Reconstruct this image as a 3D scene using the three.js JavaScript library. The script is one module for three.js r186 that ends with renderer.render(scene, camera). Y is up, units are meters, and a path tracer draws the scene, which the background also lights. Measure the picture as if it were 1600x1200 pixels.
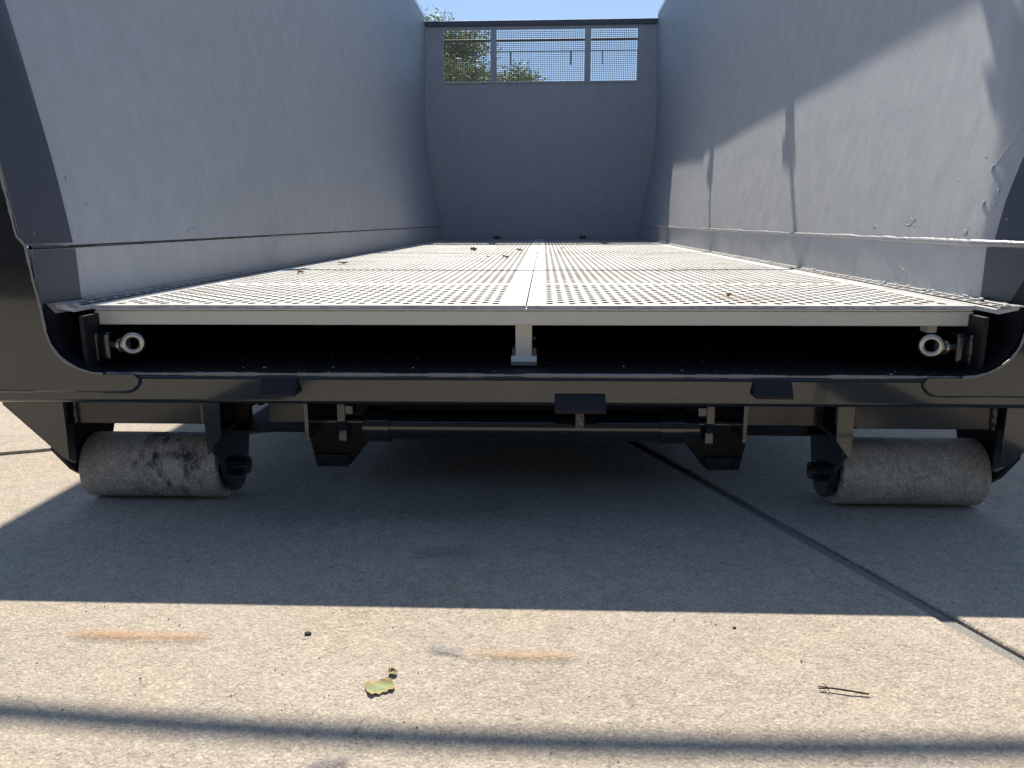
import * as THREE from 'three';
import { RoundedBoxGeometry } from 'three/addons/geometries/RoundedBoxGeometry.js';
import { mergeGeometries, toCreasedNormals } from 'three/addons/utils/BufferGeometryUtils.js';

// ---------------------------------------------------------------- camera, sky, sun, exposure
const scene = new THREE.Scene();
const camera = new THREE.PerspectiveCamera(53.13, 1024 / 768, 0.05, 400);
camera.rotation.order = 'YXZ';
camera.position.set(0.042, 0.6445, 1.550);
camera.rotation.set(THREE.MathUtils.degToRad(-11.98), THREE.MathUtils.degToRad(2.382), THREE.MathUtils.degToRad(-0.199));
scene.add(camera);

const renderer = new THREE.WebGLRenderer({ antialias: true });
renderer.setSize(1024, 768);
renderer.toneMapping = THREE.LinearToneMapping;
renderer.toneMappingExposure = 1.32;
renderer.shadowMap.enabled = true;
renderer.shadowMap.type = THREE.PCFSoftShadowMap;

const SUN = new THREE.Vector3(-0.045, 1, -0.926).normalize();      // towards the sun
const sun = new THREE.DirectionalLight(new THREE.Color(1.0, 0.925, 0.80), 5);
sun.position.copy(SUN).multiplyScalar(20).add(new THREE.Vector3(0, 0, -2));
sun.target.position.set(0, 0, -2);
sun.castShadow = true;
sun.shadow.mapSize.set(4096, 4096);
Object.assign(sun.shadow.camera, { left: -8, right: 8, top: 8, bottom: -8, near: 1, far: 60 });
sun.shadow.radius = 1;
scene.add(sun, sun.target);

{ // clear morning sky, computed: deep blue overhead, pale towards the horizon and around the sun
  const W = 512, H = 256, d = new Float32Array(W * H * 4), v = new THREE.Vector3();
  for (let j = 0; j < H; j++) for (let i = 0; i < W; i++) {
    const el = ((j + .5) / H - .5) * Math.PI, az = ((i + .5) / W - .5) * 2 * Math.PI;
    v.set(Math.cos(el) * Math.cos(az), Math.sin(el), Math.cos(el) * Math.sin(az));
    const c = Math.max(-1, Math.min(1, v.dot(SUN))), up = Math.max(0, v.y), k = Math.exp(-up * 5);
    const g = Math.exp(-Math.acos(c) * 2.1), a = Math.exp(-Math.acos(c) * 7);
    let r = .050 + .46 * k + .46 * g + .5 * a, gg = .100 + .80 * k + .50 * g + .5 * a, b = .215 + 1.22 * k + .56 * g + .45 * a;
    if (v.y < 0) { const t = Math.min(1, -v.y * 6); r += (.22 - r) * t; gg += (.2 - gg) * t; b += (.17 - b) * t; }
    const o = (j * W + i) * 4; d[o] = r; d[o + 1] = gg; d[o + 2] = b; d[o + 3] = 1;
  }
  const t = new THREE.DataTexture(d, W, H, THREE.RGBAFormat, THREE.FloatType);
  t.mapping = THREE.EquirectangularReflectionMapping; t.magFilter = t.minFilter = THREE.LinearFilter;
  t.wrapS = THREE.RepeatWrapping; t.needsUpdate = true;
  scene.background = t; scene.environment = t;
}

// ---------------------------------------------------------------- helpers
function rng(seed) { let s = seed >>> 0; return () => { s = (s + 0x6D2B79F5) >>> 0; let t = s; t = Math.imul(t ^ (t >>> 15), t | 1); t ^= t + Math.imul(t ^ (t >>> 7), t | 61); return ((t ^ (t >>> 14)) >>> 0) / 4294967296; }; }
const used = {};
function numbered(n) { used[n] = (used[n] || 0) + 1; return used[n] === 1 ? n : n + '_' + String(used[n] - 1).padStart(3, '0'); }
function tag(o, label, category, group) { o.userData.label = label; o.userData.category = category; if (group) o.userData.group = group; return o; }
function prep(g) { let q = g.index ? g.toNonIndexed() : g; for (const k of Object.keys(q.attributes)) if (!['position', 'normal', 'uv', 'color'].includes(k)) q.deleteAttribute(k); return q; }
function merged(list) { list = [].concat(list).map(prep); const col = list.some(g => g.attributes.color); if (!col) return list.length > 1 ? mergeGeometries(list) : list[0]; return mergeGeometries(list); }
function mesh(name, geos, mat, parent = scene) {
  const m = new THREE.Mesh(merged(geos), mat); m.castShadow = m.receiveShadow = true;
  m.name = parent === scene ? numbered(name) : name; parent.add(m); return m;
}
function group(name, x = 0, y = 0, z = 0) { const g = new THREE.Group(); g.name = numbered(name); g.position.set(x, y, z); scene.add(g); return g; }
// uv in metres from position, chosen by the dominant normal
function boxUV(g, s = 1) {
  g = g.index ? g.toNonIndexed() : g; const p = g.attributes.position, n = g.attributes.normal, u = new Float32Array(p.count * 2);
  for (let i = 0; i < p.count; i++) {
    const a = Math.abs(n.getX(i)), b = Math.abs(n.getY(i)), c = Math.abs(n.getZ(i)), x = p.getX(i), y = p.getY(i), z = p.getZ(i);
    const q = b >= a && b >= c ? [x, z] : a >= c ? [z, y] : [x, y]; u[2 * i] = q[0] * s; u[2 * i + 1] = q[1] * s;
  }
  g.setAttribute('uv', new THREE.BufferAttribute(u, 2)); return g;
}
function box(x0, x1, y0, y1, z0, z1, r = .002) {
  const w = Math.abs(x1 - x0), h = Math.abs(y1 - y0), d = Math.abs(z1 - z0), rr = Math.min(r, w * .45, h * .45, d * .45);
  const g = rr > 0 ? new RoundedBoxGeometry(w, h, d, 2, rr) : new THREE.BoxGeometry(w, h, d);
  g.translate((x0 + x1) / 2, (y0 + y1) / 2, (z0 + z1) / 2); return boxUV(g);
}
function extrude(pts, depth, z0, bevel = .0015, holes = []) {      // polygon in x,y pushed along z
  const s = new THREE.Shape(pts.map(p => new THREE.Vector2(p[0], p[1])));
  for (const h of holes) s.holes.push(new THREE.Path(h.map(p => new THREE.Vector2(p[0], p[1]))));
  const g = new THREE.ExtrudeGeometry(s, { depth: depth - 2 * bevel, bevelEnabled: bevel > 0, bevelThickness: bevel, bevelSize: bevel, bevelOffset: -bevel, bevelSegments: 1, curveSegments: 10 });
  g.translate(0, 0, z0 + bevel); return boxUV(g);
}
function extrudeYZ(pts, x0, x1, bevel = .0015) {                    // polygon in z,y pushed along x
  const g = extrude(pts.map(p => [-p[0], p[1]]), Math.abs(x1 - x0), 0, bevel);
  g.rotateY(Math.PI / 2); g.translate(Math.min(x0, x1), 0, 0); return boxUV(g);
}
function rod(a, b, r, seg = 14, r2 = r) {
  const A = new THREE.Vector3(...a), B = new THREE.Vector3(...b), L = A.distanceTo(B), g = new THREE.CylinderGeometry(r2, r, L, seg);
  g.applyQuaternion(new THREE.Quaternion().setFromUnitVectors(new THREE.Vector3(0, 1, 0), B.clone().sub(A).normalize()));
  g.translate((A.x + B.x) / 2, (A.y + B.y) / 2, (A.z + B.z) / 2); return g;
}
function bead(pts, r, seed, wob = .35, step = .004, sides = 7) {    // welded bead along a path, lumpy
  const c = new THREE.CatmullRomCurve3(pts.map(p => new THREE.Vector3(...p)), false, 'catmullrom', .2), L = c.getLength(), n = Math.max(4, Math.round(L / step)), R = rng(seed);
  const g = new THREE.TubeGeometry(c, n, r, sides, false), p = g.attributes.position, row = sides + 1; let k = 1;
  for (let i = 0; i <= n; i++) {
    k += (R() - .5) * wob; k = Math.max(.6, Math.min(1.35, k)); const ctr = c.getPointAt(i / n);
    for (let j = 0; j < row; j++) { const q = i * row + j; p.setXYZ(q, ctr.x + (p.getX(q) - ctr.x) * k, ctr.y + (p.getY(q) - ctr.y) * k, ctr.z + (p.getZ(q) - ctr.z) * k); }
  }
  g.computeVertexNormals(); return g;
}
function mirror(g) {                                                // x -> -x with the winding kept
  g = prep(g.clone()); const p = g.attributes.position, n = g.attributes.normal, u = g.attributes.uv;
  for (let i = 0; i < p.count; i++) { p.setX(i, -p.getX(i)); n.setX(i, -n.getX(i)); }
  for (let i = 0; i < p.count; i += 3) for (const a of [p, n, u]) { if (!a) continue; for (let c = 0; c < a.itemSize; c++) { const t = a.array[(i + 1) * a.itemSize + c]; a.array[(i + 1) * a.itemSize + c] = a.array[(i + 2) * a.itemSize + c]; a.array[(i + 2) * a.itemSize + c] = t; } }
  return g;
}
// ---- tiling value noise
function noiseGrid(n, seed) { const R = rng(seed), a = new Float32Array(n * n); for (let i = 0; i < n * n; i++) a[i] = R(); return a; }
function sampler(n, seed) {
  const a = noiseGrid(n, seed);
  return (u, v) => {
    let x = u * n, y = v * n; let xi = Math.floor(x), yi = Math.floor(y); let fx = x - xi, fy = y - yi; fx = fx * fx * (3 - 2 * fx); fy = fy * fy * (3 - 2 * fy);
    xi = ((xi % n) + n) % n; yi = ((yi % n) + n) % n; const x1 = (xi + 1) % n, y1 = (yi + 1) % n;
    return (a[yi * n + xi] * (1 - fx) + a[yi * n + x1] * fx) * (1 - fy) + (a[y1 * n + xi] * (1 - fx) + a[y1 * n + x1] * fx) * fy;
  };
}
function tex(W, H, fn, srgb) {
  const d = new Uint8Array(W * H * 4);
  for (let j = 0; j < H; j++) for (let i = 0; i < W; i++) { const c = fn((i + .5) / W, (j + .5) / H), o = (j * W + i) * 4; for (let k = 0; k < 3; k++) d[o + k] = Math.max(0, Math.min(255, (Array.isArray(c) ? c[k] : c) * 255)); d[o + 3] = Array.isArray(c) && c.length > 3 ? Math.max(0, Math.min(255, c[3] * 255)) : 255; }
  const t = new THREE.DataTexture(d, W, H, THREE.RGBAFormat); t.wrapS = t.wrapT = THREE.RepeatWrapping; t.magFilter = THREE.LinearFilter; t.minFilter = THREE.LinearMipmapLinearFilter; t.generateMipmaps = true;
  if (srgb) t.colorSpace = THREE.SRGBColorSpace; t.needsUpdate = true; return t;
}
const rep = (t, x, y = x) => { const c = t.clone(); c.repeat.set(x, y); c.needsUpdate = true; return c; };
const toS = l => l <= .0031308 ? l * 12.92 : 1.055 * Math.pow(l, 1 / 2.4) - .055;

// ---------------------------------------------------------------- materials
const n8 = sampler(8, 11), n24 = sampler(24, 12), n64 = sampler(64, 13), n160 = sampler(160, 14), n420 = sampler(420, 15), n900 = sampler(900, 16), n1500 = sampler(1500, 17);
const concreteMap = tex(2048, 2048, (u, v) => {
  const g = .42 * n900(u, v) + .44 * n1500(u + .3, v) + .14 * n420(u, v + .2), b = .5 * n8(u, v) + .3 * n24(u, v) + .2 * n64(u, v);
  let k = .72 + .66 * (g - .5) + .20 * (b - .5) + .12 * (n160(u, v) - .5);
  const s = n420(u + .51, v + .13); if (s > .88 && n900(v, u) > .42) k -= .22;
  if (g > .66) k += .07;
  const w = .5 + .9 * (n24(v + .3, u) - .5);
  return [k * (1.0 + .025 * (w - .5)), k * .858, k * (.690 - .04 * (w - .5))].map(x => toS(Math.max(.02, x * .615)));
}, true);
const concreteBump = tex(1024, 1024, (u, v) => .5 * n420(u, v) + .3 * n900(u + .1, v) + .2 * n160(u, v));
const concrete = new THREE.MeshStandardMaterial({ map: rep(concreteMap, 1 / 2.4), bumpMap: rep(concreteBump, 1 / 1.3), bumpScale: .0022, roughness: .92 });
const joint = new THREE.MeshStandardMaterial({ color: new THREE.Color(.27, .255, .23), roughness: .75, bumpMap: rep(concreteBump, 1 / .8), bumpScale: .002 });
const asphalt = new THREE.MeshStandardMaterial({ color: new THREE.Color(.042, .042, .044), roughness: .9, bumpMap: rep(concreteBump, 1.2), bumpScale: .003 });

const peel = tex(512, 512, (u, v) => .6 * n64(u, v) + .4 * n160(u, v));
const pits = tex(1024, 1024, (u, v) => { const p = n160(u + .2, v + .7); return .5 + .10 * n64(u, v) - (p > .93 && n24(v, u) > .5 ? .45 : 0); });
const wallBump = tex(1024, 1024, (u, v) => {                       // rolled sheet: fine spray grain, faint slanting drag marks
  const st = sampler24s(u, v); return .5 + .58 * (st - .5) + .09 * (n160(u, v) - .5) + .09 * (n420(u, v) - .5);
});
function sampler24s(u, v) { return .6 * n24(u * 3 + v, v) + .4 * n64(u * 3 + v, v); }
const wallMap = tex(1024, 1024, (u, v) => { const k = 1 + .035 * (n160(u + v * .06, v * .14) - .5) + .045 * (n64(u + v * .06, v * .2) - .5) + .08 * (n24(u, v) - .5) + .07 * (n160(u, v) - .5) + .06 * (n420(u, v) - .5); return [.455 * k, .472 * k, .498 * k].map(toS); }, true);
const wallRough = tex(512, 512, (u, v) => .40 + .18 * n24(u, v) + .10 * n160(u, v));
const greyPaint = new THREE.MeshPhysicalMaterial({ map: rep(wallMap, 1 / 1.3), roughnessMap: rep(wallRough, 1 / .9), roughness: 1, bumpMap: rep(wallBump, 1 / 1.1), bumpScale: .0006 });
const navy = new THREE.MeshPhysicalMaterial({ color: new THREE.Color(.006, .0095, .0145), roughness: .14, specularColor: new THREE.Color(.84, .96, 1), clearcoat: 1, clearcoatRoughness: .05, bumpMap: rep(pits, 1 / .75), bumpScale: .0006 });
const navyRough = new THREE.MeshPhysicalMaterial({ color: new THREE.Color(.008, .010, .013), roughness: .2, specularColor: new THREE.Color(.86, .97, 1), clearcoat: 1, clearcoatRoughness: .14, bumpMap: rep(peel, 1 / .12), bumpScale: .0025 });
const endShadePaint = new THREE.MeshStandardMaterial({ color: new THREE.Color(.075, .088, .115), roughness: .4, bumpMap: rep(peel, 1 / .2), bumpScale: .0004 });  // dark tone stands in for shade at the wall ends
const navyDull = new THREE.MeshStandardMaterial({ color: new THREE.Color(.006, .007, .010), roughness: .6 });
const holeWall = new THREE.MeshStandardMaterial({ color: new THREE.Color(.045, .045, .045), roughness: .7 });
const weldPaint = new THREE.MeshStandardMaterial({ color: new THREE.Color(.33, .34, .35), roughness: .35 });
const weldPale = new THREE.MeshStandardMaterial({ color: new THREE.Color(.36, .34, .30), roughness: .45, metalness: .3 });  // pale bead colour, lighter than the frame round it
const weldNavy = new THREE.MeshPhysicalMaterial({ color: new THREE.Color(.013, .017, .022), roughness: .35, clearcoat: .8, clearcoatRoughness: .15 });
const whiteMap = tex(1024, 1024, (u, v) => { const b = n8(u, v) * .5 + n24(u, v) * .5, s = Math.max(0, b - .46) * 1.25 + (n160(u, v) > .82 ? .05 : 0), k = 1 - .05 * n420(u, v); return [(.62 - s * .30) * k, (.63 - s * .37) * k, (.64 - s * .46) * k].map(toS); }, true);
const white = new THREE.MeshStandardMaterial({ map: rep(whiteMap, 1 / 1.9), roughness: .5, bumpMap: rep(peel, 1 / .25), bumpScale: .0006 });
const cream = new THREE.MeshStandardMaterial({ color: new THREE.Color(.78, .76, .66), roughness: .42, bumpMap: rep(peel, 1 / .3), bumpScale: .0005 });
const zinc = new THREE.MeshStandardMaterial({ color: new THREE.Color(.62, .60, .54), metalness: .9, roughness: .32 });
const wireMat = new THREE.MeshStandardMaterial({ color: new THREE.Color(.10, .11, .13), roughness: .5 });
const rubber = new THREE.MeshStandardMaterial({ color: new THREE.Color(.02, .02, .022), roughness: .6 });
function rollerMat(seed, blotch) {
  const a = sampler(6, seed), b = sampler(22, seed + 1), c = sampler(90, seed + 2), e = sampler(260, seed + 3);
  return new THREE.MeshStandardMaterial({
    map: tex(768, 512, (u, v) => {
      let k = .43 + .08 * (a(u, v) - .5) + .12 * (b(u, v) - .5) + .18 * (c(u, v) - .5) + .30 * (e(u, v) - .5);
      if (blotch) { const m = Math.max(0, b(u + .4, v) - .45) * Math.max(0, Math.min(1, (u - .28) * 4)) * Math.max(0, Math.min(1, (.95 - u) * 6)); k -= m * .75; if (c(v, u) > .80 && u > .3) k += .13; if (e(u, v) > .93) k += .16; }
      else if (e(u, v) > .84) k += .22 * c(u, v);
      return [k * 1.0, k * .92, k * .77].map(x => toS(Math.max(.02, x)));
    }, true), bumpMap: tex(768, 512, (u, v) => .5 * c(u, v) + .5 * e(u, v)), bumpScale: .0011, roughness: .82
  });
}

// ---------------------------------------------------------------- ground: asphalt, a concrete apron of slabs with sealed joints
{
  const base = mesh('asphalt', (() => { const g = new THREE.PlaneGeometry(300, 300, 1, 1); g.rotateX(-Math.PI / 2); g.translate(0, -.016, 0); return boxUV(g); })(), asphalt);
  base.userData.kind = 'structure';
  const apron = new THREE.Group(); apron.name = 'concrete_apron'; apron.userData.kind = 'structure'; scene.add(apron);
  // slab grid turned 21.3 degrees from the container: A runs away from the camera, B across
  const ang = Math.atan2(.363, .932), ux = Math.sin(ang), uz = Math.cos(ang), wx = uz, wz = -ux;   // along A, across A
  const o = [.712, .359], uB = -1.0 - (o[0] * ux + o[1] * uz);                                     // joint B in A coordinates
  const aEdges = [-24, -20, -16, -12, -8, -4, 0, 4].map(t => uB + t), wEdges = [-16, -12, -8, -4, 0, 4, 8, 12, 16];
  const G = .0165; let n = 0;
  for (let i = 0; i < aEdges.length - 1; i++) for (let j = 0; j < wEdges.length - 1; j++) {
    const pts = [];
    const near = i >= 4 && j >= 2 && j <= 5, N = near ? 60 : 2, R = rng(900 + n++);
    const jig = () => near ? (R() - .5) * .0045 : 0;
    const a0 = aEdges[i] + G, a1 = aEdges[i + 1] - G, b0 = wEdges[j] + G, b1 = wEdges[j + 1] - G;
    for (let k = 0; k < N; k++) pts.push([a0 + jig(), b0 + (b1 - b0) * k / N]);
    for (let k = 0; k < N; k++) pts.push([a0 + (a1 - a0) * k / N, b1 + jig()]);
    for (let k = 0; k < N; k++) pts.push([a1 + jig(), b1 + (b0 - b1) * k / N]);
    for (let k = 0; k < N; k++) pts.push([a1 + (a0 - a1) * k / N, b0 + jig()]);
    const P = pts.map(([a, b]) => [o[0] + a * ux + b * wx, -(o[1] + a * uz + b * wz)]);
    const s = new THREE.Shape(P.map(p => new THREE.Vector2(...p)));
    const g = new THREE.ExtrudeGeometry(s, { depth: .012, bevelEnabled: near, bevelThickness: .003, bevelSize: .003, bevelOffset: -.003, bevelSegments: 1 });
    g.rotateX(-Math.PI / 2); g.computeBoundingBox(); g.translate(0, -g.boundingBox.max.y, 0);
    mesh('concrete_slab', boxUV(g), concrete, apron);
  }
  // grey sealant lying in the joints, a little below the slabs
  const strips = [];
  const strip = (a0, a1, b0, b1) => { const P = [[a0, b0], [a1, b0], [a1, b1], [a0, b1]].map(([a, b]) => new THREE.Vector2(o[0] + a * ux + b * wx, -(o[1] + a * uz + b * wz))); const g = new THREE.ExtrudeGeometry(new THREE.Shape(P), { depth: .008, bevelEnabled: false }); g.rotateX(-Math.PI / 2); g.translate(0, -.0145, 0); strips.push(boxUV(g)); };
  for (const b of wEdges.slice(1, -1)) strip(aEdges[0], aEdges.at(-1), b - .0115, b + .0115);
  mesh('joint_sealant', strips, joint, apron);
}
// stains on the concrete: thin dry dust with a ragged outline
function stain(name, label, x, z, w, d, col, seed, dens, turn = 0) {
  const a = sampler(5, seed), b = sampler(40, seed + 1), c = sampler(110, seed + 2);
  const t = tex(256, 128, (u, v) => { const e = Math.min(1, Math.min(u, 1 - u) * 5) * Math.min(1, Math.min(v, 1 - v) * 2.6); const m = e * (.55 + .9 * a(u, v)) * (.35 + .9 * b(u, v)) * (c(u, v) > .42 ? .35 + 1.3 * c(u, v) : .22); return [...col.map(toS), Math.min(1, m * dens)]; }, true);
  t.wrapS = t.wrapT = THREE.ClampToEdgeWrapping;
  const g = new THREE.PlaneGeometry(w, d); g.rotateX(-Math.PI / 2); g.rotateY(turn);
  const m = mesh(name, g, new THREE.MeshStandardMaterial({ map: t, transparent: true, roughness: .95, polygonOffset: true, polygonOffsetFactor: -2, depthWrite: false }), scene);
  m.position.set(x, .004, z); m.castShadow = false; tag(m, label, 'stain'); return m;
}
stain('rust_stain', 'long orange rust streak on the sunlit concrete, left side near the shadow edge', -.595, .468, .27, .036, [.50, .25, .09], 301, .62, -.03);
stain('rust_stain', 'shorter pale orange rust smear on the concrete right of the dry leaf', .012, .502, .19, .034, [.52, .33, .15], 311, .55, .02);
stain('grease_smear', 'small blue grey smear on the concrete just left of the pale orange smear', -.105, .492, .07, .02, [.16, .19, .22], 321, .7, -.2);
stain('grease_smear', 'small dark blotch on the concrete below the cable shadow, left of centre', -.215, .748, .06, .022, [.12, .12, .15], 331, .9, .4);
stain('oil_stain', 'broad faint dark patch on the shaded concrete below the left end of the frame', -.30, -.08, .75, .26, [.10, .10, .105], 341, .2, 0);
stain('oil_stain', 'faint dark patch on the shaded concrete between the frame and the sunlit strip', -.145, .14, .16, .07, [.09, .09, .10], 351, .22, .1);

// ---------------------------------------------------------------- the container
const bin = group('hook_lift_bin');
tag(bin, 'grey steel hook lift bin with rounded sides, open at the rear, on two steel rollers', 'skip container');

// inner half width of the side wall at height y (front section), and the rear flare
const PX = [[.597, .985], [.75, 1.009], [.95, 1.046], [1.2, 1.091], [1.47, 1.111], [1.75, 1.112], [2.05, 1.102], [2.52, 1.089]];
function XW(y) {
  let i = 0; while (i < PX.length - 2 && y > PX[i + 1][0]) i++;
  const p0 = PX[Math.max(0, i - 1)], p1 = PX[i], p2 = PX[i + 1], p3 = PX[Math.min(PX.length - 1, i + 2)];
  const t = (y - p1[0]) / (p2[0] - p1[0]), h = p2[0] - p1[0];
  const m1 = i ? (p2[1] - p0[1]) / (p2[0] - p0[0]) : (p2[1] - p1[1]) / h, m2 = i < PX.length - 2 ? (p3[1] - p1[1]) / (p3[0] - p1[0]) : (p2[1] - p1[1]) / h;
  const t2 = t * t, t3 = t2 * t; return (2 * t3 - 3 * t2 + 1) * p1[1] + (t3 - 2 * t2 + t) * h * m1 + (-2 * t3 + 3 * t2) * p2[1] + (t3 - t2) * h * m2;
}
const ZF = -6.2, YT = 2.5;
const softRamp = (t, w) => .5 * (t + Math.sqrt(t * t + w * w)) - .5 * w * .12;   // a sheet bent over a small radius
function flare(y, z, side) { const zb = side < 0 ? .135 - .10 * (y - .6) : .18 + .32 * Math.max(0, y - .68); return (side < 0 ? .30 : .36) * Math.max(0, softRamp(z + zb, .012)); }
function wallX(y, z, side) { return XW(y) + flare(y, z, side); }
const wv1 = sampler(16, 71), wv2 = sampler(9, 72);
function sheetGrid(xf, ys, zs, side, inner) {
  const pos = [], uv = [], idx = [];
  for (const y of ys) for (const z of zs) { pos.push(side * xf(y, z), y, z); uv.push(z, y); }
  const n = zs.length;
  for (let j = 0; j < ys.length - 1; j++) for (let i = 0; i < n - 1; i++) { const a = j * n + i, b = a + 1, c = a + n, d = c + 1; if ((side > 0) === inner) idx.push(a, b, c, b, d, c); else idx.push(a, c, b, b, c, d); }
  const g = new THREE.BufferGeometry(); g.setAttribute('position', new THREE.Float32BufferAttribute(pos, 3)); g.setAttribute('uv', new THREE.Float32BufferAttribute(uv, 2)); g.setIndex(idx); g.computeVertexNormals(); return g;
}
const lin = (a, b, n) => Array.from({ length: n }, (_, i) => a + (b - a) * i / (n - 1));
const zsB = lin(-.18, 0, 22), zsM = [...lin(ZF, -.55, 90), ...lin(-.53, -.18, 34)], zsW = [...zsM, ...zsB.slice(1)], ysW = lin(.597, YT + .02, 64);
for (const side of [-1, 1]) {
  const wave = (y, z) => .0016 * (wv2(z / 3.1 + .2 * side, y / 3.1) - .5) + .0005 * (wv1(z / 2.3, y / 4 + side * .3) - .5);
  const w = mesh('side_wall', [
    sheetGrid((y, z) => wallX(y, z, side) + wave(y, z), ysW, zsW, side, true),
    sheetGrid((y, z) => wallX(y, z, side) + .007, [...ysW], zsW, side, false),
    sheetGrid((y, z) => wallX(.597, z, side) + y, [0, .007], zsW, side, true).translate(0, .597, 0).applyMatrix4(new THREE.Matrix4()),
  ].slice(0, 2), greyPaint, bin);
  w.userData.label = side < 0 ? 'left curved side wall, in shade' : 'right curved side wall, its lower half lit by the sun';
  // lower strip, a little inside the wall, with the welded ledge above it
  const S0 = side < 0 ? .984 : .974, sx = (y, z) => S0 + (side < 0 ? .5 : .75) * flare(.6, z, side) + .0012 * (wv1(z / 1.7, .3 + side * .2) - .5);
  mesh('kick_strip', [sheetGrid(sx, lin(.455, side < 0 ? .5905 : .594, 6), zsW, side, true), sheetGrid((y, z) => sx(y, z) + .008, [.455, side < 0 ? .5905 : .594], zsW, side, false), sheetGrid((y, z) => sx(.594, z) + y - .594, [.594, .606], zsW, side, true).translate(0, 0, 0)].slice(0, 2), greyPaint, bin);
  const path = lin(ZF + .01, -.01, 70).map(z => [side * (S0 + (side < 0 ? .007 : .003) + (side < 0 ? .6 : .75) * flare(.6, z, side)), side < 0 ? .5935 : .594, z]);
  mesh('weld_bead', bead(path, side < 0 ? .0045 : .0062, 41 + side, .22, .006, 9), side < 0 ? weldNavy : weldPaint, bin);  // left bead dark: the shade on that ledge is put into its colour
  // added plate, the soft shade of the wall end put into its colour, 2.5 mm proud of the sheet
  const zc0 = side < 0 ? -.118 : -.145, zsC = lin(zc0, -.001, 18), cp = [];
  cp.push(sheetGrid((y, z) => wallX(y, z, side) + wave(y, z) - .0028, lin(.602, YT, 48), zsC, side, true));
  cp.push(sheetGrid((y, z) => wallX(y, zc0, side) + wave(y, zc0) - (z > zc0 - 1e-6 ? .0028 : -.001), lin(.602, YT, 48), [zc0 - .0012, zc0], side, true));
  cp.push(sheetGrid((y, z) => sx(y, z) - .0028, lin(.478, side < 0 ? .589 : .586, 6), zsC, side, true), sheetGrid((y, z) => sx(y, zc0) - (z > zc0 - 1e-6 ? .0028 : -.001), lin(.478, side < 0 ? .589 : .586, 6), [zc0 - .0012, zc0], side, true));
  mesh('end_shade_plate', cp, endShadePaint, bin).userData.label = side < 0 ? 'added dark plate standing in for shade at the rear end of the left wall' : 'added dark plate standing in for shade at the rear end of the right wall';
  // edge bead where wall meets the front panel
  mesh('corner_weld', bead(lin(.5, 2.4, 30).map(y => [side * (XW(Math.max(.6, y)) - .004), y, ZF + .008]), .006, 51 + side, .1, .02), greyPaint, bin);
  // weld spatter and paint runs near the open end and above the ledge
  const R = rng(600 + side), bl = [];
  for (let i = 0; i < 46; i++) {
    const low = R() < .65, z = low ? -.03 - Math.pow(R(), 2.2) * 2.6 : -.02 - R() * .25, y = R() < .25 ? .47 + R() * .11 : .61 + Math.pow(R(), 2) * .22, x = y < .594 ? sx(y, z) : wallX(y, z, side);
    const g = new THREE.SphereGeometry(1, 7, 5), long = R() < .45, l = long ? .005 + R() * .010 : .0015 + R() * .002;
    g.scale(.0006 + R() * .0006, long ? l * (R() < .5 ? 1 : .25) : l, long ? .0016 + l * R() : l); g.rotateX((R() - .5) * 2.2); g.translate(side * x, y, z); bl.push(g);
  }
  const sp = mesh('weld_spatter', bl, greyPaint, bin); sp.userData.kind = 'stuff';
  // long paint runs on the bent end of the sheet
  const runs = [];
  for (const [y0, z0, y1, z1] of side < 0 ? [[1.0, -.155, .735, -.15]] : [[.86, -.17, .75, -.21]]) runs.push(bead(lin(0, 1, 8).map(t => { const y = y0 + (y1 - y0) * t, z = z0 + (z1 - z0) * t; return [side * (wallX(y, z, side) + .0008), y, z]; }), .0015, 77, .15, .01, 6));
  for (const [y, z] of side < 0 ? [[.735, -.15]] : [[.75, -.21], [.675, -.205]]) { const g = new THREE.SphereGeometry(1, 8, 6); g.scale(.004, .010, .0045); g.translate(side * wallX(y, z, side), y, z); runs.push(g); }
  for (let i = 0; i < 9; i++) {
    const onStrip = i % 3 === 0, y0 = onStrip ? .49 + R() * .08 : .615 + R() * .06, z0 = -.025 - R() * (i < 5 ? .10 : .9), dz = .02 + R() * .035, am = .003 + R() * .006, ph = R() * 6;
    runs.push(bead(lin(0, 1, 9).map(t => { const z = Math.min(-.006, z0 - dz * (t - .5)), y = y0 + am * Math.sin(t * 5 + ph) + .012 * (t - .5) * (i % 2 ? 1 : -1); return [side * ((onStrip ? sx(y, z) : wallX(y, z, side)) + .0003), y, z]; }), .0011, 200 + i, .3, .003, 6));
  }
  for (const q of runs) mesh('paint_run', q, greyPaint, bin);
}
// lower shell: the dark trough under the false floor
{
  const prof = [[1.016, .595], [1.008, .53], [.999, .462], [.992, .42], [.982, .393], [.968, .37], [.935, .347], [.905, .3345], [.8, .333]];
  const outer = prof.map(([x, y]) => [x + .007, y - .007]);
  const full = [...prof.map(p => [p[0], p[1]]), ...prof.slice().reverse().map(p => [-p[0], p[1]]), ...outer.map(p => [-p[0], p[1]]), ...outer.slice().reverse()];
  mesh('lower_shell', extrude(full, 6.19, ZF, 0), navyDull, bin);
  for (const s of [-1, 1]) mesh('partition_plate', box(s * .925, s * .935, .334, .452, -6.15, -.02, .001), navyDull, bin);
}
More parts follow.
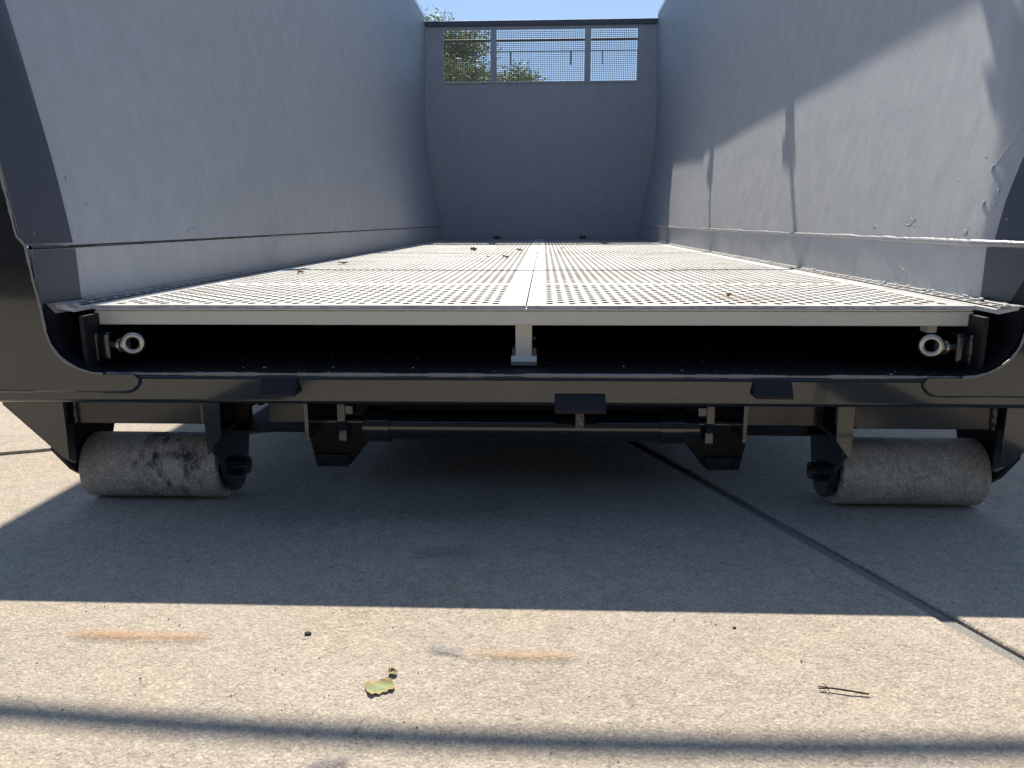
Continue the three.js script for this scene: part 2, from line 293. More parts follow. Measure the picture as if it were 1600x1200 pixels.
// front wall with three mesh windows
{
  const ys = lin(.597, 2.44, 40), L = ys.map(y => [-XW(y) - .003, y]), Rr = ys.map(y => [XW(y) + .003, y]).reverse();
  const win = [[-.918, -.474], [-.414, .415], [.475, .908]];
  const holes = win.map(([a, b]) => [[a, 1.944], [b, 1.944], [b, 2.404], [a, 2.404]]);
  mesh('front_wall', extrude([[-.975, .34], ...L, ...Rr, [.975, .34]], .008, ZF - .008, 0, holes), greyPaint, bin);
  mesh('top_rail', box(-1.09, 1.09, 2.437, 2.482, ZF - .06, ZF + .03, .006), new THREE.MeshStandardMaterial({ color: new THREE.Color(.10, .11, .135), roughness: .5 }), bin).userData.label = 'dark rail along the top of the front wall';
  for (const x of [-.444, .445]) { mesh('weld_seam', box(x - .004, x + .004, .48, 1.94, ZF - .002, ZF + .0022, .001), greyPaint, bin); }
  for (const x of [-.422, .421]) mesh('drain_block', box(x - .03, x + .03, .455, .50, ZF, ZF + .04, .004), navyRough, bin);
  mesh('window_sill', box(-.93, .92, 1.926, 1.944, ZF, ZF + .012, .002), greyPaint, bin);
  for (const [a, b] of win) {
    const m = [], p = .0172, r = .0042, nx = Math.round((b - a) / p), ny = Math.round(.46 / p);
    for (let i = 1; i < nx; i++) { const x = a + (b - a) * i / nx; m.push(new THREE.BoxGeometry(r, .47, r * .8).translate(x, 2.174, ZF - .014)); }
    for (let j = 1; j < ny; j++) { const y = 1.944 + .46 * j / ny; m.push(new THREE.BoxGeometry(b - a + .01, r, r * .8).translate((a + b) / 2, y, ZF - .0102)); }
    const w = mesh('wire_mesh', m, wireMat, bin); w.userData.kind = 'stuff'; w.userData.label = 'woven wire mesh filling one window of the front wall';
  }
}
// top rails and tarp bows
for (const s of [-1, 1]) {
  const P = [[1.092, ZF], [1.092, -5.36], [.998, -5.34], [1.036, -.02], [s > 0 ? 1.31 : 1.25, -.02], [s > 0 ? 1.31 : 1.25, ZF]].map(p => [s * p[0], -p[1]]);
  const sh = s > 0 ? P : P.slice().reverse(); const g = extrude(sh, .05, 0, .003); g.rotateX(-Math.PI / 2); g.translate(0, 2.505, 0); mesh('side_rail', boxUV(g), navy, bin);
}
{ // added beams above the view that keep sun off both walls, on posts
  for (const s of [-1, 1]) mesh('sun_block_beam', [extrudeYZ([[-5.26, 2.76], [-6.72, 3.07], [-6.72, 3.12], [-5.26, 2.82]], s * .978, s * 1.24, .003), box(s * 1.0, s * 1.09, 2.55, 2.79, -5.36, -5.27, .004)], navy, bin);
}
for (const zb of [-4.75, -3.22, -1.69, -.16]) {
  const pts = lin(-1.06, 1.06, 25).map(x => [x, 2.575 - .058 * (x * x) / 1.1 - .006 * x * x, zb + .004 * x]);
  const c = new THREE.CatmullRomCurve3(pts.map(p => new THREE.Vector3(...p)));
  const b = mesh('tarp_bow', new THREE.TubeGeometry(c, 60, .0175, 12), zinc, bin);
  for (const s of [-1, 1]) mesh('socket', [box(s * .95, s * 1.06, 2.49, 2.55, zb - .036, zb + .036, .005), box(s * .955, s * .985, 2.47, 2.52, zb - .07, zb - .03, .004)], navy, b);
}

// ---- white false floor: perforated plates in two rows of four, plain strip along the middle
const PY = .469, CS = .0245, CZ = .049, HR = .0087, HZ = .0148;
function perforated(x0, x1, z0, z1, skip, yOf = () => PY, th = .008, cutA = false, cutB = false) {
  let pos = [], nor = [], uv = []; const wp = [], wn = [];
  const push = (a, b, c, n) => { for (const q of [a, b, c]) { pos.push(...q); nor.push(...n); uv.push(q[0], q[2]); } };
  const pushW = (a, b, c, n) => { for (const q of [a, b, c]) { wp.push(...q); wn.push(...n); } };
  const quadTop = (xa, xb, za, zb) => { if (xb - xa < 1e-5 || zb - za < 1e-5) return; const y = yOf; const A = [xa, y(xa, za), za], B = [xb, y(xb, za), za], C = [xb, y(xb, zb), zb], D = [xa, y(xa, zb), zb]; push(A, D, C, [0, 1, 0]); push(A, C, B, [0, 1, 0]); };
  const NA = 12, ang = []; const ca = Math.atan2(CZ / 2, CS / 2);
  for (const q of [[0, ca / 2], [ca, (ca + Math.PI / 2) / 2]]) ang.push(...q); ang.push(Math.PI / 2, Math.PI - (ca + Math.PI / 2) / 2, Math.PI - ca, Math.PI - ca / 2);
  const all = [...ang, ...ang.map(a => a + Math.PI)];
  const nx = Math.floor((x1 - x0) / CS), mx = (x1 - x0 - nx * CS) / 2;
  quadTop(x0, x0 + mx, z0, z1); quadTop(x1 - mx, x1, z0, z1);
  const ring = (xa, xb, xc, zc, from, to) => {                       // one hole and the square of plate round it; from..to picks a half at a cut edge
    const y = yOf(xc, zc);
    for (let k = from; k < to; k++) {
      const t0 = all[k % all.length], t1 = all[(k + 1) % all.length];
      const o = t => { const c = Math.cos(t), s = Math.sin(t), m = Math.min(Math.abs(c) > 1e-9 ? CS / 2 / Math.abs(c) : 1e9, Math.abs(s) > 1e-9 ? CZ / 2 / Math.abs(s) : 1e9); return [xc + c * m, y, zc + s * m]; };
      const h = (t, dy) => [xc + Math.cos(t) * HR, y - dy, zc + Math.sin(t) * HZ];
      const O0 = o(t0), O1 = o(t1), H0 = h(t0, 0), H1 = h(t1, 0), B0 = h(t0, th), B1 = h(t1, th);
      push(O0, H0, H1, [0, 1, 0]); push(O0, H1, O1, [0, 1, 0]);
      const tm = t0 + .2, n = [-Math.cos(tm), 0, -Math.sin(tm)]; pushW(H0, B0, B1, n); pushW(H0, B1, H1, n);
    }
  };
  const NH = all.length / 2;
  for (let i = 0; i < nx; i++) {
    const xa = x0 + mx + i * CS, xb = xa + CS, xc = xa + CS / 2, odd = i % 2 === 1, ok = !skip(xc, -3.3); let z = z0 + (cutA && ok ? (odd ? CS : 0) : .012 + (odd ? CS : 0)), run = z0;
    if (cutA && ok && odd) { ring(xa, xb, xc, z0, 0, NH); run = z0 + CS; }
    for (; z + CZ <= z1 - (cutB ? 0 : .008); z += CZ) {
      const zc = z + CZ / 2;
      if (skip(xc, zc)) continue;
      if (z > run + 1e-6) quadTop(xa, xb, run, z);
      run = z + CZ; ring(xa, xb, xc, zc, 0, all.length);
    }
    if (cutB && ok && z1 - run >= CS) { if (z1 - CS > run + 1e-6) quadTop(xa, xb, run, z1 - CS); ring(xa, xb, xc, z1, NH, all.length); run = z1; }
    quadTop(xa, xb, run, z1);
  }
  const side = (A, B, n) => { const C = [B[0], B[1] - th, B[2]], D = [A[0], A[1] - th, A[2]]; push(A, C, B, n); push(A, D, C, n); };
  const c = (x, z) => [x, yOf(x, z), z];
  side(c(x0, z1), c(x1, z1), [0, 0, 1]); side(c(x1, z0), c(x0, z0), [0, 0, -1]); side(c(x0, z0), c(x0, z1), [-1, 0, 0]); side(c(x1, z1), c(x1, z0), [1, 0, 0]);
  const mk = (p, n, u) => { const g = new THREE.BufferGeometry(); g.setAttribute('position', new THREE.Float32BufferAttribute(p, 3)); g.setAttribute('normal', new THREE.Float32BufferAttribute(n, 3)); if (u) g.setAttribute('uv', new THREE.Float32BufferAttribute(u, 2)); return g; };
  return [mk(pos, nor, uv), mk(wp, wn)];
}
function plate(name, parts) { const m = mesh(name, parts[0], white, bin), h = mesh('hole_edge', parts[1], holeWall, m); h.userData.kind = 'stuff'; return m; }
{
  const R = rng(81), rows = [[-.078, -1.395], [-1.4, -2.9], [-2.905, -4.395], [-4.4, -6.17]];
  for (const [zn, zf] of rows) for (const s of [-1, 1]) {
    const x0 = s < 0 ? -.937 : .0065, x1 = s < 0 ? .0035 : .937, t = (R() - .5) * .003, dy = (R() - .5) * .0012, zm = (zn + zf) / 2;
    const skip = (x, z) => Math.abs(x) < .05 || Math.abs(x) > .905 || (zn > -1 && Math.abs(z + .64) < .028);
    plate('perforated_plate', perforated(x0, x1, zf, zn, skip, (x, z) => PY + dy + t * (z - zm) * .5 + .0012 * (wv1(x / 2, z / 2) - .5), .008, zf > -6, zn < -1));
  }
  // narrow perforated flanges that close the gap to the walls, left ragged by the cutting torch
  for (const s of [-1, 1]) {
    const yOf = (x, z) => PY + .0005 + Math.max(0, Math.abs(x) - .937) * .22 + .0022 * (wv1(z * 1.9, .1 + s) - .5);
    plate('edge_flange', s > 0 ? perforated(.9375, .9755, -6.15, .004, () => false, yOf) : perforated(-.9755, -.9375, -6.15, -.012, () => false, yOf));
  }
  // edge beam: cream channel with a lip, the plates lie on it
  mesh('edge_beam', [box(-.935, .935, .4266, .4575, -.14, -.078, .0025), box(-.930, .930, .4585, .4618, -.14, -.0755, .001)], cream, bin);
  const rag = [];
  for (let i = 0; i < 130; i++) { const x = (R() * 2 - 1) * .925, big = R() < .32, g = new THREE.SphereGeometry(1, 7, 5); g.scale(big ? .006 + R() * .012 : .002 + R() * .004, .0012 + R() * .0018, .002); g.rotateZ((R() - .5) * .3); g.translate(x, .4640 + (R() - .5) * .006, -.0775); rag.push(g); }
  mesh('torch_dross', rag, white, bin).userData.kind = 'stuff';
  const sl = [];
  for (const s of [-1, 1]) for (let i = 0; i < 16; i++) { const g = new THREE.SphereGeometry(1, 7, 5); g.scale(.004 + R() * .008, .0015 + R() * .003, .003 + R() * .003); g.translate(s * (.94 + R() * .032), .470 + R() * .007, (s > 0 ? .002 : -.014) - R() * .01); sl.push(g); }
  for (const s of [-1, 1]) for (let i = 0; i < 44; i++) { const g = new THREE.SphereGeometry(1, 7, 5); g.scale(.002 + R() * .003, .001 + R() * .0016, .004 + R() * .016); g.rotateY((R() - .5) * .8); g.translate(s * (.972 + R() * .006), .4765 + R() * .004, -Math.pow(R(), 1.6) * 2.2); sl.push(g); }
  mesh('torch_dross', sl, white, bin).userData.kind = 'stuff';
  mesh('sun_stop_sheet', box(-.985, .985, PY - .0135, PY - .0115, -6.15, -.09, 0), new THREE.MeshStandardMaterial({ color: new THREE.Color(.05, .05, .05), roughness: .8 }), bin);  // added sheet, keeps sun through the holes off the drain pan
  // bearers under the plates
  for (const z of [-.64, -1.4, -2.15, -2.9, -3.65, -4.4, -5.3]) mesh('floor_bearer', box(-.922, .922, .425, .455, z - .025, z + .025, .002), cream, bin);
  // middle post and its shoe
  const post = mesh('centre_post', box(-.019, .017, .352, .4262, -.13, -.1, .002), cream, bin);
  mesh('shoe', extrudeYZ([[-.15, .336], [-.098, .336], [-.09, .346], [-.098, .357], [-.15, .357]], -.028, .0275, .001), cream, post);
  mesh('clip', [box(-.027, -.0195, .357, .374, -.135, -.104), box(.0175, .027, .357, .374, -.135, -.104), box(.0175, .027, .391, .397, -.135, -.108)], navyRough, post);
  mesh('support_foot', box(.855, .875, .409, .4262, -.135, -.10), cream, bin);
}
{ // chips of white paint and dust lying in the drain pan
  const R = rng(83), ch = [];
  for (let i = 0; i < 140; i++) { const g = new THREE.TetrahedronGeometry(.0012 + R() * R() * .0045, 0); g.scale(1.4, .4, 1); g.rotateY(R() * 6); g.translate((R() * 2 - 1) * .9, .3342, -.02 - Math.pow(R(), 1.5) * .9); ch.push(g); }
  mesh('paint_chips', ch, cream, bin).userData.kind = 'stuff';
}
// stop blocks and eye bolts in the drain space
for (const s of [-1, 1]) {
  const hold = mesh('stop_block', [box(s * .9245, s * .896, .351, .413, -.075, -.055, .006), box(s * .9245, s * .901, .353, .411, -.11, -.074, .003)], navy, bin);
  mesh('weld_bead', bead(lin(.352, .412, 8).map(y => [s * .923, y, -.053]), .004, 91 + s, .3, .003), weldNavy, hold);
  const eye = mesh('eye_bolt', (() => { const t = new THREE.TorusGeometry(.0182, .0062, 12, 40); t.rotateY(-s * .42); t.translate(s * -.0 + s * .846, .388, -.06); return t; })(), zinc, bin);
  mesh('collar', [rod([s * .860, .3855, -.062], [s * .868, .3845, -.063], .0125, 20), rod([s * .870, .3845, -.063], [s * .876, .384, -.064], .0150, 20)], zinc, eye);
  mesh('shank', rod([s * .872, .384, -.064], [s * .9, .382, -.075], .007, 14), zinc, eye);
}

// ---- rear frame
{
  const open = [[1.0125, .597], [1.005, .526], [.997, .473], [.992, .42], [.985, .395], [.971, .372], [.953, .356], [.933, .345], [.906, .3365], [.88, .3335]];
  mesh('rear_beam', box(-1.2, 1.2, .268, .3325, -.11, 0, .011), navy, bin);
  for (const s of [-1, 1]) {
    const up = lin(YT, .62, 26).map(y => [wallX(y, 0, s) - .0005, y]);
    const inner = [...up, ...open];
    const poly = [...inner, [.815, .3335], [.808, .325], [.810, .312], [.82, .301], [.835, .296], [1.2, .2965], [1.26, .36], [1.262, YT]];
    mesh('corner_plate', extrude((s > 0 ? poly : poly.map(p => [-p[0], p[1]])), .0085, -.0015, .001), navy, bin);
    mesh('corner_post', box(s * 1.155, s * 1.255, .30, YT, -.11, -.003, .008), navy, bin);
    const ip = inner.filter((p, i) => p[1] < 1.3).map(p => [s * p[0], p[1], .006]);
    mesh('edge_weld', bead(ip, .0032, 101 + s, .35, .0035), weldPale, bin);
    const low = [[1.19, .2965], [1.0, .2962], [.86, .296], [.835, .296], [.82, .301], [.810, .312], [.808, .325]].map(p => [s * p[0], p[1], .003]);
    mesh('seam_weld', bead(low, .0038, 111 + s, .3, .004), weldNavy, bin);
    // wedge blocks on the beam
    const wd = mesh('wedge_block', extrudeYZ([[-.001, .326], [.004, .327], [.026, .297], [.026, .292], [-.001, .292]], s * .470, s * .545, .001), navyDull, bin);
  }
  mesh('beam_weld', [bead(lin(-.88, .88, 60).map(x => [x, .3325, -.004]), .0036, 121, .4, .004)], weldPale, bin);
  const tab = mesh('centre_catch', extrudeYZ([[-.001, .294], [.004, .295], [.03, .267], [.03, .2605], [-.02, .2605], [-.02, .268]], .066, .170, .001), navyDull, bin);
  mesh('catch_post', box(.109, .1285, .218, .262, -.035, -.012, .002), navyRough, tab);
  const nub = []; for (const [x, y] of [[.116, .241], [.121, .236], [.119, .231], [.123, .228]]) { const g = new THREE.SphereGeometry(.0035, 8, 6); g.translate(x, y, -.0115); nub.push(g); }
  mesh('weld_blob', nub, weldPale, tab);
}
// ---- under the frame: gussets, roller brackets, cross bars, runners, locking shaft
for (const s of [-1, 1]) {
  const X = p => p.map(q => [s * q[0], q[1]]);
  mesh('gusset_plate', extrude(X([[1.135, .268], [1.0105, .268], [1.0105, .134], [1.135, .257]]), .01, -.04, .001), navy, bin);
  mesh('gusset_flange', extrudeYZ([[-.03, .268], [-.03, .136], [-.056, .118], [-.056, .268]], s * 1.0, s * 1.0125, .001), navy, bin);
  mesh('outer_plate', extrudeYZ([[-.042, .268], [-.042, .150], [-.098, .088], [-.15, .052], [-.20, .052], [-.25, .09], [-.34, .268]], s * 1.036, s * 1.048, .001), navyDull, bin);
  mesh('cross_bar', box(s * .70, s * .998, .2085, .2672, -.075, -.06, .002), navyRough, bin);
  mesh('weld_bead', bead(lin(.21, .265, 10).map(y => [s * .992, y, -.058]), .006, 131 + s, .4, .003), weldNavy, bin); mesh('weld_bead', bead(lin(.21, .265, 10).map(y => [s * .703, y, -.058]), .005, 133 + s, .4, .003), weldNavy, bin);
  const br = mesh('roller_bracket', [extrude(X([[.700, .267], [.662, .267], [.664, .186], [.698, .140]]), .012, -.06, .001),
    extrudeYZ([[-.06, .268], [-.06, .15], [-.105, .10], [-.125, .045], [-.15, .022], [-.178, .016], [-.205, .022], [-.23, .045], [-.27, .17], [-.33, .268]], s * .684, s * .698, .0015)], navy, bin);
  mesh('axle', [rod([s * .66, .077, -.178], [s * 1.02, .077, -.178], .021, 18), rod([s * .668, .077, -.178], [s * .684, .077, -.178], .026, 6)], navyRough, br);
  mesh('grease_cap', rod([s * .655, .085, -.17], [s * .668, .085, -.17], .006, 10), new THREE.MeshStandardMaterial({ color: new THREE.Color(.03, .012, .014), roughness: .5 }), br);
  // steel roller: a thick tube with rounded rims
  const prof = [[.052, -.160], [.0750, -.160], [.0767, -.1585], [.077, -.1565], [.077, .1565], [.0767, .1585], [.0750, .160], [.052, .160], [.050, .150], [.050, -.150], [.052, -.160]].map(p => new THREE.Vector2(p[0], p[1]));
  const rg = toCreasedNormals(new THREE.LatheGeometry(prof, 72), .7); const ru = rg.attributes.uv, rp = rg.attributes.position;
  for (let i = 0; i < rp.count; i++) ru.setXY(i, rp.getY(i) / .33 + .5, Math.atan2(rp.getX(i), rp.getZ(i)) / (Math.PI * 2) + .5);
  rg.rotateZ(Math.PI / 2 * s); rg.translate(s * .870, .0775, -.178);
  const ro = mesh('roller', rg, rollerMat(s < 0 ? 201 : 221, s < 0), bin);
  ro.userData.label = s < 0 ? 'left steel roller with dark blotches and pale chips' : 'right steel roller, evenly grey and dusty';
  for (const x of [.722, 1.008]) mesh('end_disc', rod([s * x, .0775, -.178], [s * (x + .008), .0775, -.178], .0505, 30), navyRough, ro);
  // runner rails
  const cross = X([[.530, .262], [.530, .115], [.518, .057], [.433, .057], [.381, .122], [.381, .262]]);
  mesh('runner', extrude(cross, 5.7, -5.95, .002), navyDull, bin);
  mesh('runner_foot', extrude(X([[.520, .086], [.514, .0545], [.437, .0545], [.431, .086]]), .012, -.25, .001), navy, bin);
  mesh('runner_web', box(s * .4625, s * .4715, .184, .268, -.26, -.03, .001), navy, bin);
  mesh('channel_bar', box(s * .472, s * (s < 0 ? .581 : .66), .198, .252, -.128, -.12, .0015), navyRough, bin);
  mesh('channel_flange', box(s * .473, s * .675, .1745, .1785, -.5, -.12, .001), navyDull, bin);
  // hook lugs on the shaft
  const hk = (z0, w) => { const sh = [[-.02, .05], [.012, .05], [.014, .012], [.006, -.012], [.008, -.034], [-.004, -.046], [-.022, -.044], [-.034, -.028], [-.032, 0]]; return extrudeYZ(sh.map(p => [p[0] - .105, p[1] + .197]), s * w, s * (w + .02), .002); };
  mesh('hook_lug', [hk(0, .398), box(s * .378, s * .398, .226, .2485, -.12, -.082, .003)], navy, bin);
  mesh('collar', rod([s * .30, .196, -.12], [s * .352, .196, -.12], .041, 26), navy, bin);
}
mesh('locking_shaft', [rod([-.36, .195, -.12], [.385, .195, -.12], .034, 30), rod([-.464, .203, -.12], [.464, .203, -.12], .012, 16)], navy, bin);
mesh('rear_crossmember', box(-.38, .38, .12, .262, -.30, -.28, .003), navyDull, bin);
for (const z of [-1.2, -2.2, -3.2, -4.2, -5.2, -6.0]) mesh('floor_crossmember', box(-1.0, 1.0, .262, .326, z - .03, z + .03, .003), navyRough, bin);
{ // hydraulic fitting left of the left runner
  const g = [rod([-.69, .243, -.19], [-.62, .243, -.19], .012, 12), rod([-.672, .238, -.19], [-.652, .238, -.19], .02, 6), rod([-.64, .225, -.19], [-.64, .262, -.19], .011, 12), box(-.662, -.636, .222, .24, -.20, -.175, .003), rod([-.628, .238, -.19], [-.618, .238, -.19], .018, 6), box(-.694, -.655, .182, .24, -.215, -.19, .003)];
  mesh('hydraulic_fitting', g, rubber, bin);
}

// ---------------------------------------------------------------- leaves, twig, grit
function leafGeo(outline, curl, cols, seed, n = 14) {                // outline: half widths along the blade; cols: [edge, middle]
  const pos = [], col = [], idx = [], R = rng(seed), m = 8, ph = R() * 6;
  for (let i = 0; i <= n; i++) { const t = i / n, w = outline(t); for (let j = 0; j <= m; j++) { const q = j / m * 2 - 1, ww = w * (1 + .12 * (R() - .5) * Math.abs(q)); pos.push(q * ww, curl * (q * q * .6 + (t - .5) * (t - .5) * 1.6 + .18 * Math.sin(t * 9 + q * 3 + ph)), t - .5); const e = Math.min(1, Math.max(0, Math.abs(q) * 1.25 - .25 + .7 * Math.max(0, .25 - Math.min(t, 1 - t)) * 3 + (R() - .5) * .35)); const vein = Math.abs(q) < .07 || (j + i) % 4 === 0 ? 1.12 : 1 - .22 * R(); for (let k = 0; k < 3; k++) col.push((cols[1][k] + (cols[0][k] - cols[1][k]) * e) * vein); } }
  for (let i = 0; i < n; i++) for (let j = 0; j < m; j++) { const a = i * (m + 1) + j, b = a + 1, c = a + m + 1, d = c + 1; idx.push(a, c, b, b, c, d); }
  const top = new THREE.BufferGeometry(); top.setAttribute('position', new THREE.Float32BufferAttribute(pos, 3)); top.setAttribute('color', new THREE.Float32BufferAttribute(col, 3)); top.setIndex(idx); top.computeVertexNormals(); return top;
}
const leafMat = new THREE.MeshPhysicalMaterial({ vertexColors: true, roughness: .7, side: THREE.DoubleSide });
function leaf(name, label, x, y, z, size, wide, turn, curl, cols, seed, grp, outline = t => wide * Math.pow(Math.sin(Math.PI * Math.min(1, t * .96 + .02)), .7)) {
  const g = leafGeo(outline, curl, cols, seed); g.scale(size, size, size); g.rotateY(turn);
  g.computeBoundingBox(); g.translate(0, -g.boundingBox.min.y, 0);
  const m = mesh(name, g, leafMat); m.position.set(x, y, z); return tag(m, label, 'leaf', grp);
}
const GRN = [[.46, .31, .11], [.22, .31, .13]], DRY = [[.46, .22, .05], [.72, .42, .14]], OLV = [[.12, .14, .04], [.10, .13, .03]];
leaf('dry_leaf', 'curled pale green leaf with brown ragged edge on the sunlit concrete', -.186, .0006, .587, .039, .46, 2.05, .10, GRN, 1, null, t => .40 * (t < .1 ? .55 + t * 4 : t > .86 ? .62 + (1 - t) * 2.4 : 1) * (1 + .10 * Math.sin(t * 23)));
leaf('leaf_fragment', 'small torn bit of green leaf just above the curled leaf on the concrete', -.174, .001, .553, .016, .42, .7, .3, GRN, 2);
leaf('fallen_leaf', 'green leaf lying on the white floor left of the middle strip', -.379, .471, -3.1, .050, .42, .4, .36, OLV, 3);
leaf('fallen_leaf', 'orange dry leaf on the white floor, the nearer one left of the middle strip', -.14, .471, -2.2, .044, .40, 1.1, .26, DRY, 4);
leaf('fallen_leaf', 'orange dry leaf on the white floor, the farther one beside the middle strip', -.103, .471, -3.09, .048, .40, .6, .24, DRY, 5);
leaf('fallen_leaf', 'orange leaf on the white floor by the left wall, nearer to the rear edge', -.80, .471, -1.10, .034, .35, .9, .22, DRY, 6);
leaf('fallen_leaf', 'rust brown leaf on the white floor by the left wall, at the plate joint', -.80, .471, -1.68, .044, .32, 1.4, .2, [[.22, .08, .02], [.36, .15, .04]], 7);
leaf('leaf_fragment', 'small brown leaf bit on the white floor right of centre, near the rear edge', .47, .471, -.25, .018, .42, .3, .5, DRY, 8);
leaf('leaf_fragment', 'small dark leaf bit on the white floor behind the nearer orange leaf', -.235, .471, -2.3, .022, .4, 2.0, .2, [[.05, .05, .03], [.07, .07, .04]], 9);
leaf('leaf_fragment', 'small dark leaf bit on the white floor right of the middle strip', .16, .471, -3.5, .024, .4, 1.0, .2, [[.05, .04, .03], [.08, .06, .04]], 10);
{
  const wood = new THREE.MeshStandardMaterial({ color: new THREE.Color(.06, .045, .035), roughness: .8 });
  const t = mesh('twig', [bead([[.429, .004, .571], [.447, .005, .572], [.468, .005, .577], [.494, .003, .581]], .0011, 5, .3, .003, 6), bead([[.430, .004, .566], [.44, .006, .571], [.447, .005, .572]], .0008, 6, .3, .003, 6), bead([[.437, .005, .561], [.439, .008, .57], [.442, .003, .578]], .0006, 7, .3, .003, 6)], wood);
  tag(t, 'thin dark forked twig on the sunlit concrete at the right', 'twig');
  const stone = new THREE.MeshStandardMaterial({ color: new THREE.Color(.07, .06, .055), roughness: .9 });
  const peb = (label, x, z, s, seed) => { const g = new THREE.IcosahedronGeometry(s, 1), p = g.attributes.position, R = sampler(5, seed); for (let i = 0; i < p.count; i++) { const k = .7 + .6 * R(p.getX(i) / s * .3 + .5, p.getY(i) / s * .3 + p.getZ(i) / s * .2); p.setXYZ(i, p.getX(i) * k * 1.3, p.getY(i) * k * .7, p.getZ(i) * k); } g.computeVertexNormals(); const m = mesh('pebble', g, stone); m.position.set(x, s * .4, z); tag(m, label, 'pebble'); };
  peb('dark pebble on the concrete between the orange streak and the pale smear', -.332, .448, .0042, 1);
  peb('tiny dark pebble on the concrete near the right end of the sunlit strip', .352, .405, .0025, 2);
  const R = rng(15), grit = [];
  for (let i = 0; i < 260; i++) { const g = new THREE.TetrahedronGeometry(.0007 + R() * .0013, 0); g.rotateY(R() * 6); g.rotateX(R() * 3); g.translate(-1.2 + R() * 2.4, .0006, -.3 + R() * 1.2); grit.push(g); }
  const gr = mesh('grit', grit, stone); gr.userData.kind = 'stuff'; tag(gr, 'scattered dark grit on the concrete in front of the bin', 'grit');
}

// ---------------------------------------------------------------- beyond the front wall: trees and overhead lines
const bark = new THREE.MeshStandardMaterial({ color: new THREE.Color(.11, .09, .07), roughness: .95 });
function tree(label, x, z, h, rad, base, nLeaf, seed, col) {
  const R = rng(seed), t = group('broadleaf_tree', x, 0, z); tag(t, label, 'tree');
  const trunk = [rod([0, 0, 0], [.1, h * .35, 0], .22, 10, .15)], tips = [];
  for (let i = 0; i < 16; i++) { const a = R() * 6.28, r = rad * (.35 + .55 * R()), y = base + (h - base) * (.1 + .86 * R()), q = Math.sqrt(Math.max(.08, 1 - Math.pow((y - base) / (h - base) * 2 - .9, 2))), e = [Math.cos(a) * r * q, y, Math.sin(a) * r * q]; trunk.push(rod([.1 * R(), h * (.25 + .12 * R()), 0], e, .06, 6, .015)); tips.push(e); for (let k = 0; k < 3; k++) { const f = [e[0] + (R() - .5) * rad * .7, e[1] + (R() - .4) * rad * .5, e[2] + (R() - .5) * rad * .7]; trunk.push(rod(e, f, .014, 5, .005)); tips.push(f); } }
  mesh('trunk', trunk, bark, t);
  const s = .068, lg = new THREE.BufferGeometry(); lg.setAttribute('position', new THREE.Float32BufferAttribute([0, 0, 0, -.45 * s, .18 * s, .9 * s, 0, 0, 1.9 * s, .45 * s, .18 * s, .9 * s], 3)); lg.setIndex([0, 1, 2, 0, 2, 3]); lg.computeVertexNormals();
  const m = new THREE.InstancedMesh(lg, new THREE.MeshPhysicalMaterial({ color: 0xffffff, roughness: .6, transmission: .35, thickness: 0, side: THREE.DoubleSide }), nLeaf), M = new THREE.Matrix4(), Q = new THREE.Quaternion(), c = new THREE.Color();
  for (let i = 0; i < nLeaf; i++) { const e = tips[Math.floor(R() * tips.length)], g = () => (R() + R() + R() - 1.5) * .62 * rad * .42, k = .7 + R() * .7; Q.setFromEuler(new THREE.Euler(R() * 6, R() * 6, R() * 6)); M.compose(new THREE.Vector3(e[0] + g(), e[1] + g() * .8, e[2] + g()), Q, new THREE.Vector3(k, k, k)); m.setMatrixAt(i, M); const b = .7 + R() * .6; m.setColorAt(i, c.setRGB(col[0] * b, col[1] * b, col[2] * b)); }
  m.name = 'crown'; m.userData.kind = 'stuff'; m.castShadow = m.receiveShadow = true; t.add(m); return t;
}
tree('tall green tree behind the left mesh window, rising above the front wall', -4.9, -30, 8.2, 2.9, 2.6, 38000, 7001, [.33, .36, .15]);
tree('lower green tree seen at the foot of the middle mesh window', -1.3, -32, 6.35, 2.0, 2.2, 16000, 7011, [.33, .36, .15]);
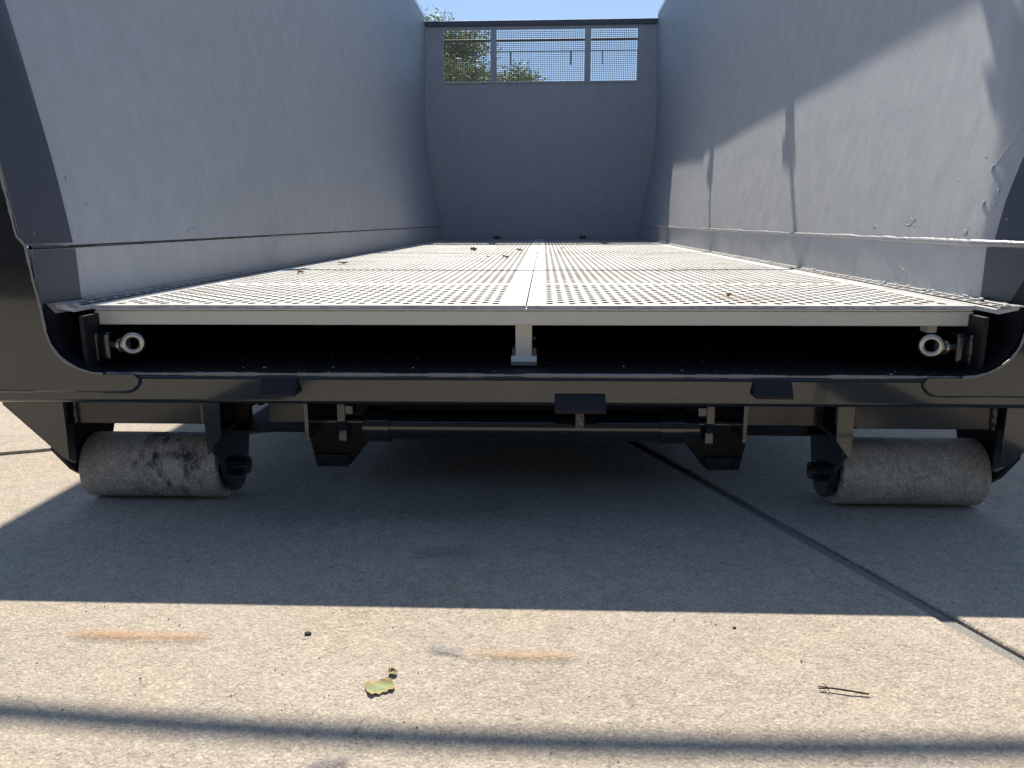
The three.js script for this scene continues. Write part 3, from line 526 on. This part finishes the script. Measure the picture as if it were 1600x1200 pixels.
tree('small green treetop just showing above the sill of the middle mesh window', .95, -34, 6.35, .9, 3.6, 3000, 7021, [.33, .36, .15]);
{ // added dark shed behind the viewer: cuts low sky light, darkens paint reflections
  const sh = group('added_shed', 0, 0, 9.5); tag(sh, 'added dark clad shed with a shallow metal roof, unseen behind the viewer, blocking low sky', 'shed');
  const clad = new THREE.MeshStandardMaterial({ color: new THREE.Color(.030, .029, .028), roughness: .9 });
  mesh('wall', [box(-16, 16, 0, 5.2, .12, 6, .01)], clad, sh);
  for (let i = 0; i < 64; i++) mesh('board', box(-16 + i * .5 + .012, -16 + i * .5 + .488, .1, 5.15, .095, .12, .004), clad, sh);
  mesh('roof', extrudeYZ([[-.4, 5.2], [-.4, 5.28], [3, 5.9], [6.5, 5.28], [6.5, 5.2]], -16.4, 16.4, .01), navyDull, sh);
  mesh('door', box(-2, 2, 0, 3.4, .06, .095, .01), navyDull, sh);
}
function cableLine(label, y0, r, sag, z, rods) {
  const t = group('overhead_cable', 0, 0, z); tag(t, label, 'cable');
  const pts = lin(-30, 30, 41).map(x => new THREE.Vector3(x, y0 + sag * x * x / 900, 0));
  mesh('cable', new THREE.TubeGeometry(new THREE.CatmullRomCurve3(pts), 120, r, 8), rubber, t);
  for (const x of rods) mesh('hanging_rod', [rod([x, y0, 0], [x, y0 - .22, 0], .011, 8), rod([x, y0 - .22, 0], [x, y0 - .24, 0], .016, 8)], rubber, t);
}
cableLine('thick dark overhead cable crossing the upper part of the mesh windows', 3.99, .021, .5, -14, []);
cableLine('thin overhead wire with three short hanging rods, below the thick cable', 3.785, .007, .5, -14, [-.608, .533, 1.125]);
for (const x of [-30, 30]) { const p = group('utility_pole', x, 0, -14); tag(p, x < 0 ? 'wooden utility pole at the left end of the overhead cables' : 'wooden utility pole at the right end of the overhead cables', 'utility pole'); mesh('shaft', rod([0, 0, 0], [0, 7.5, 0], .16, 12, .11), bark, p); mesh('cross_arm', box(-.06, .06, 6.9, 7.0, -.7, .7, .01), bark, p); }

renderer.render(scene, camera);
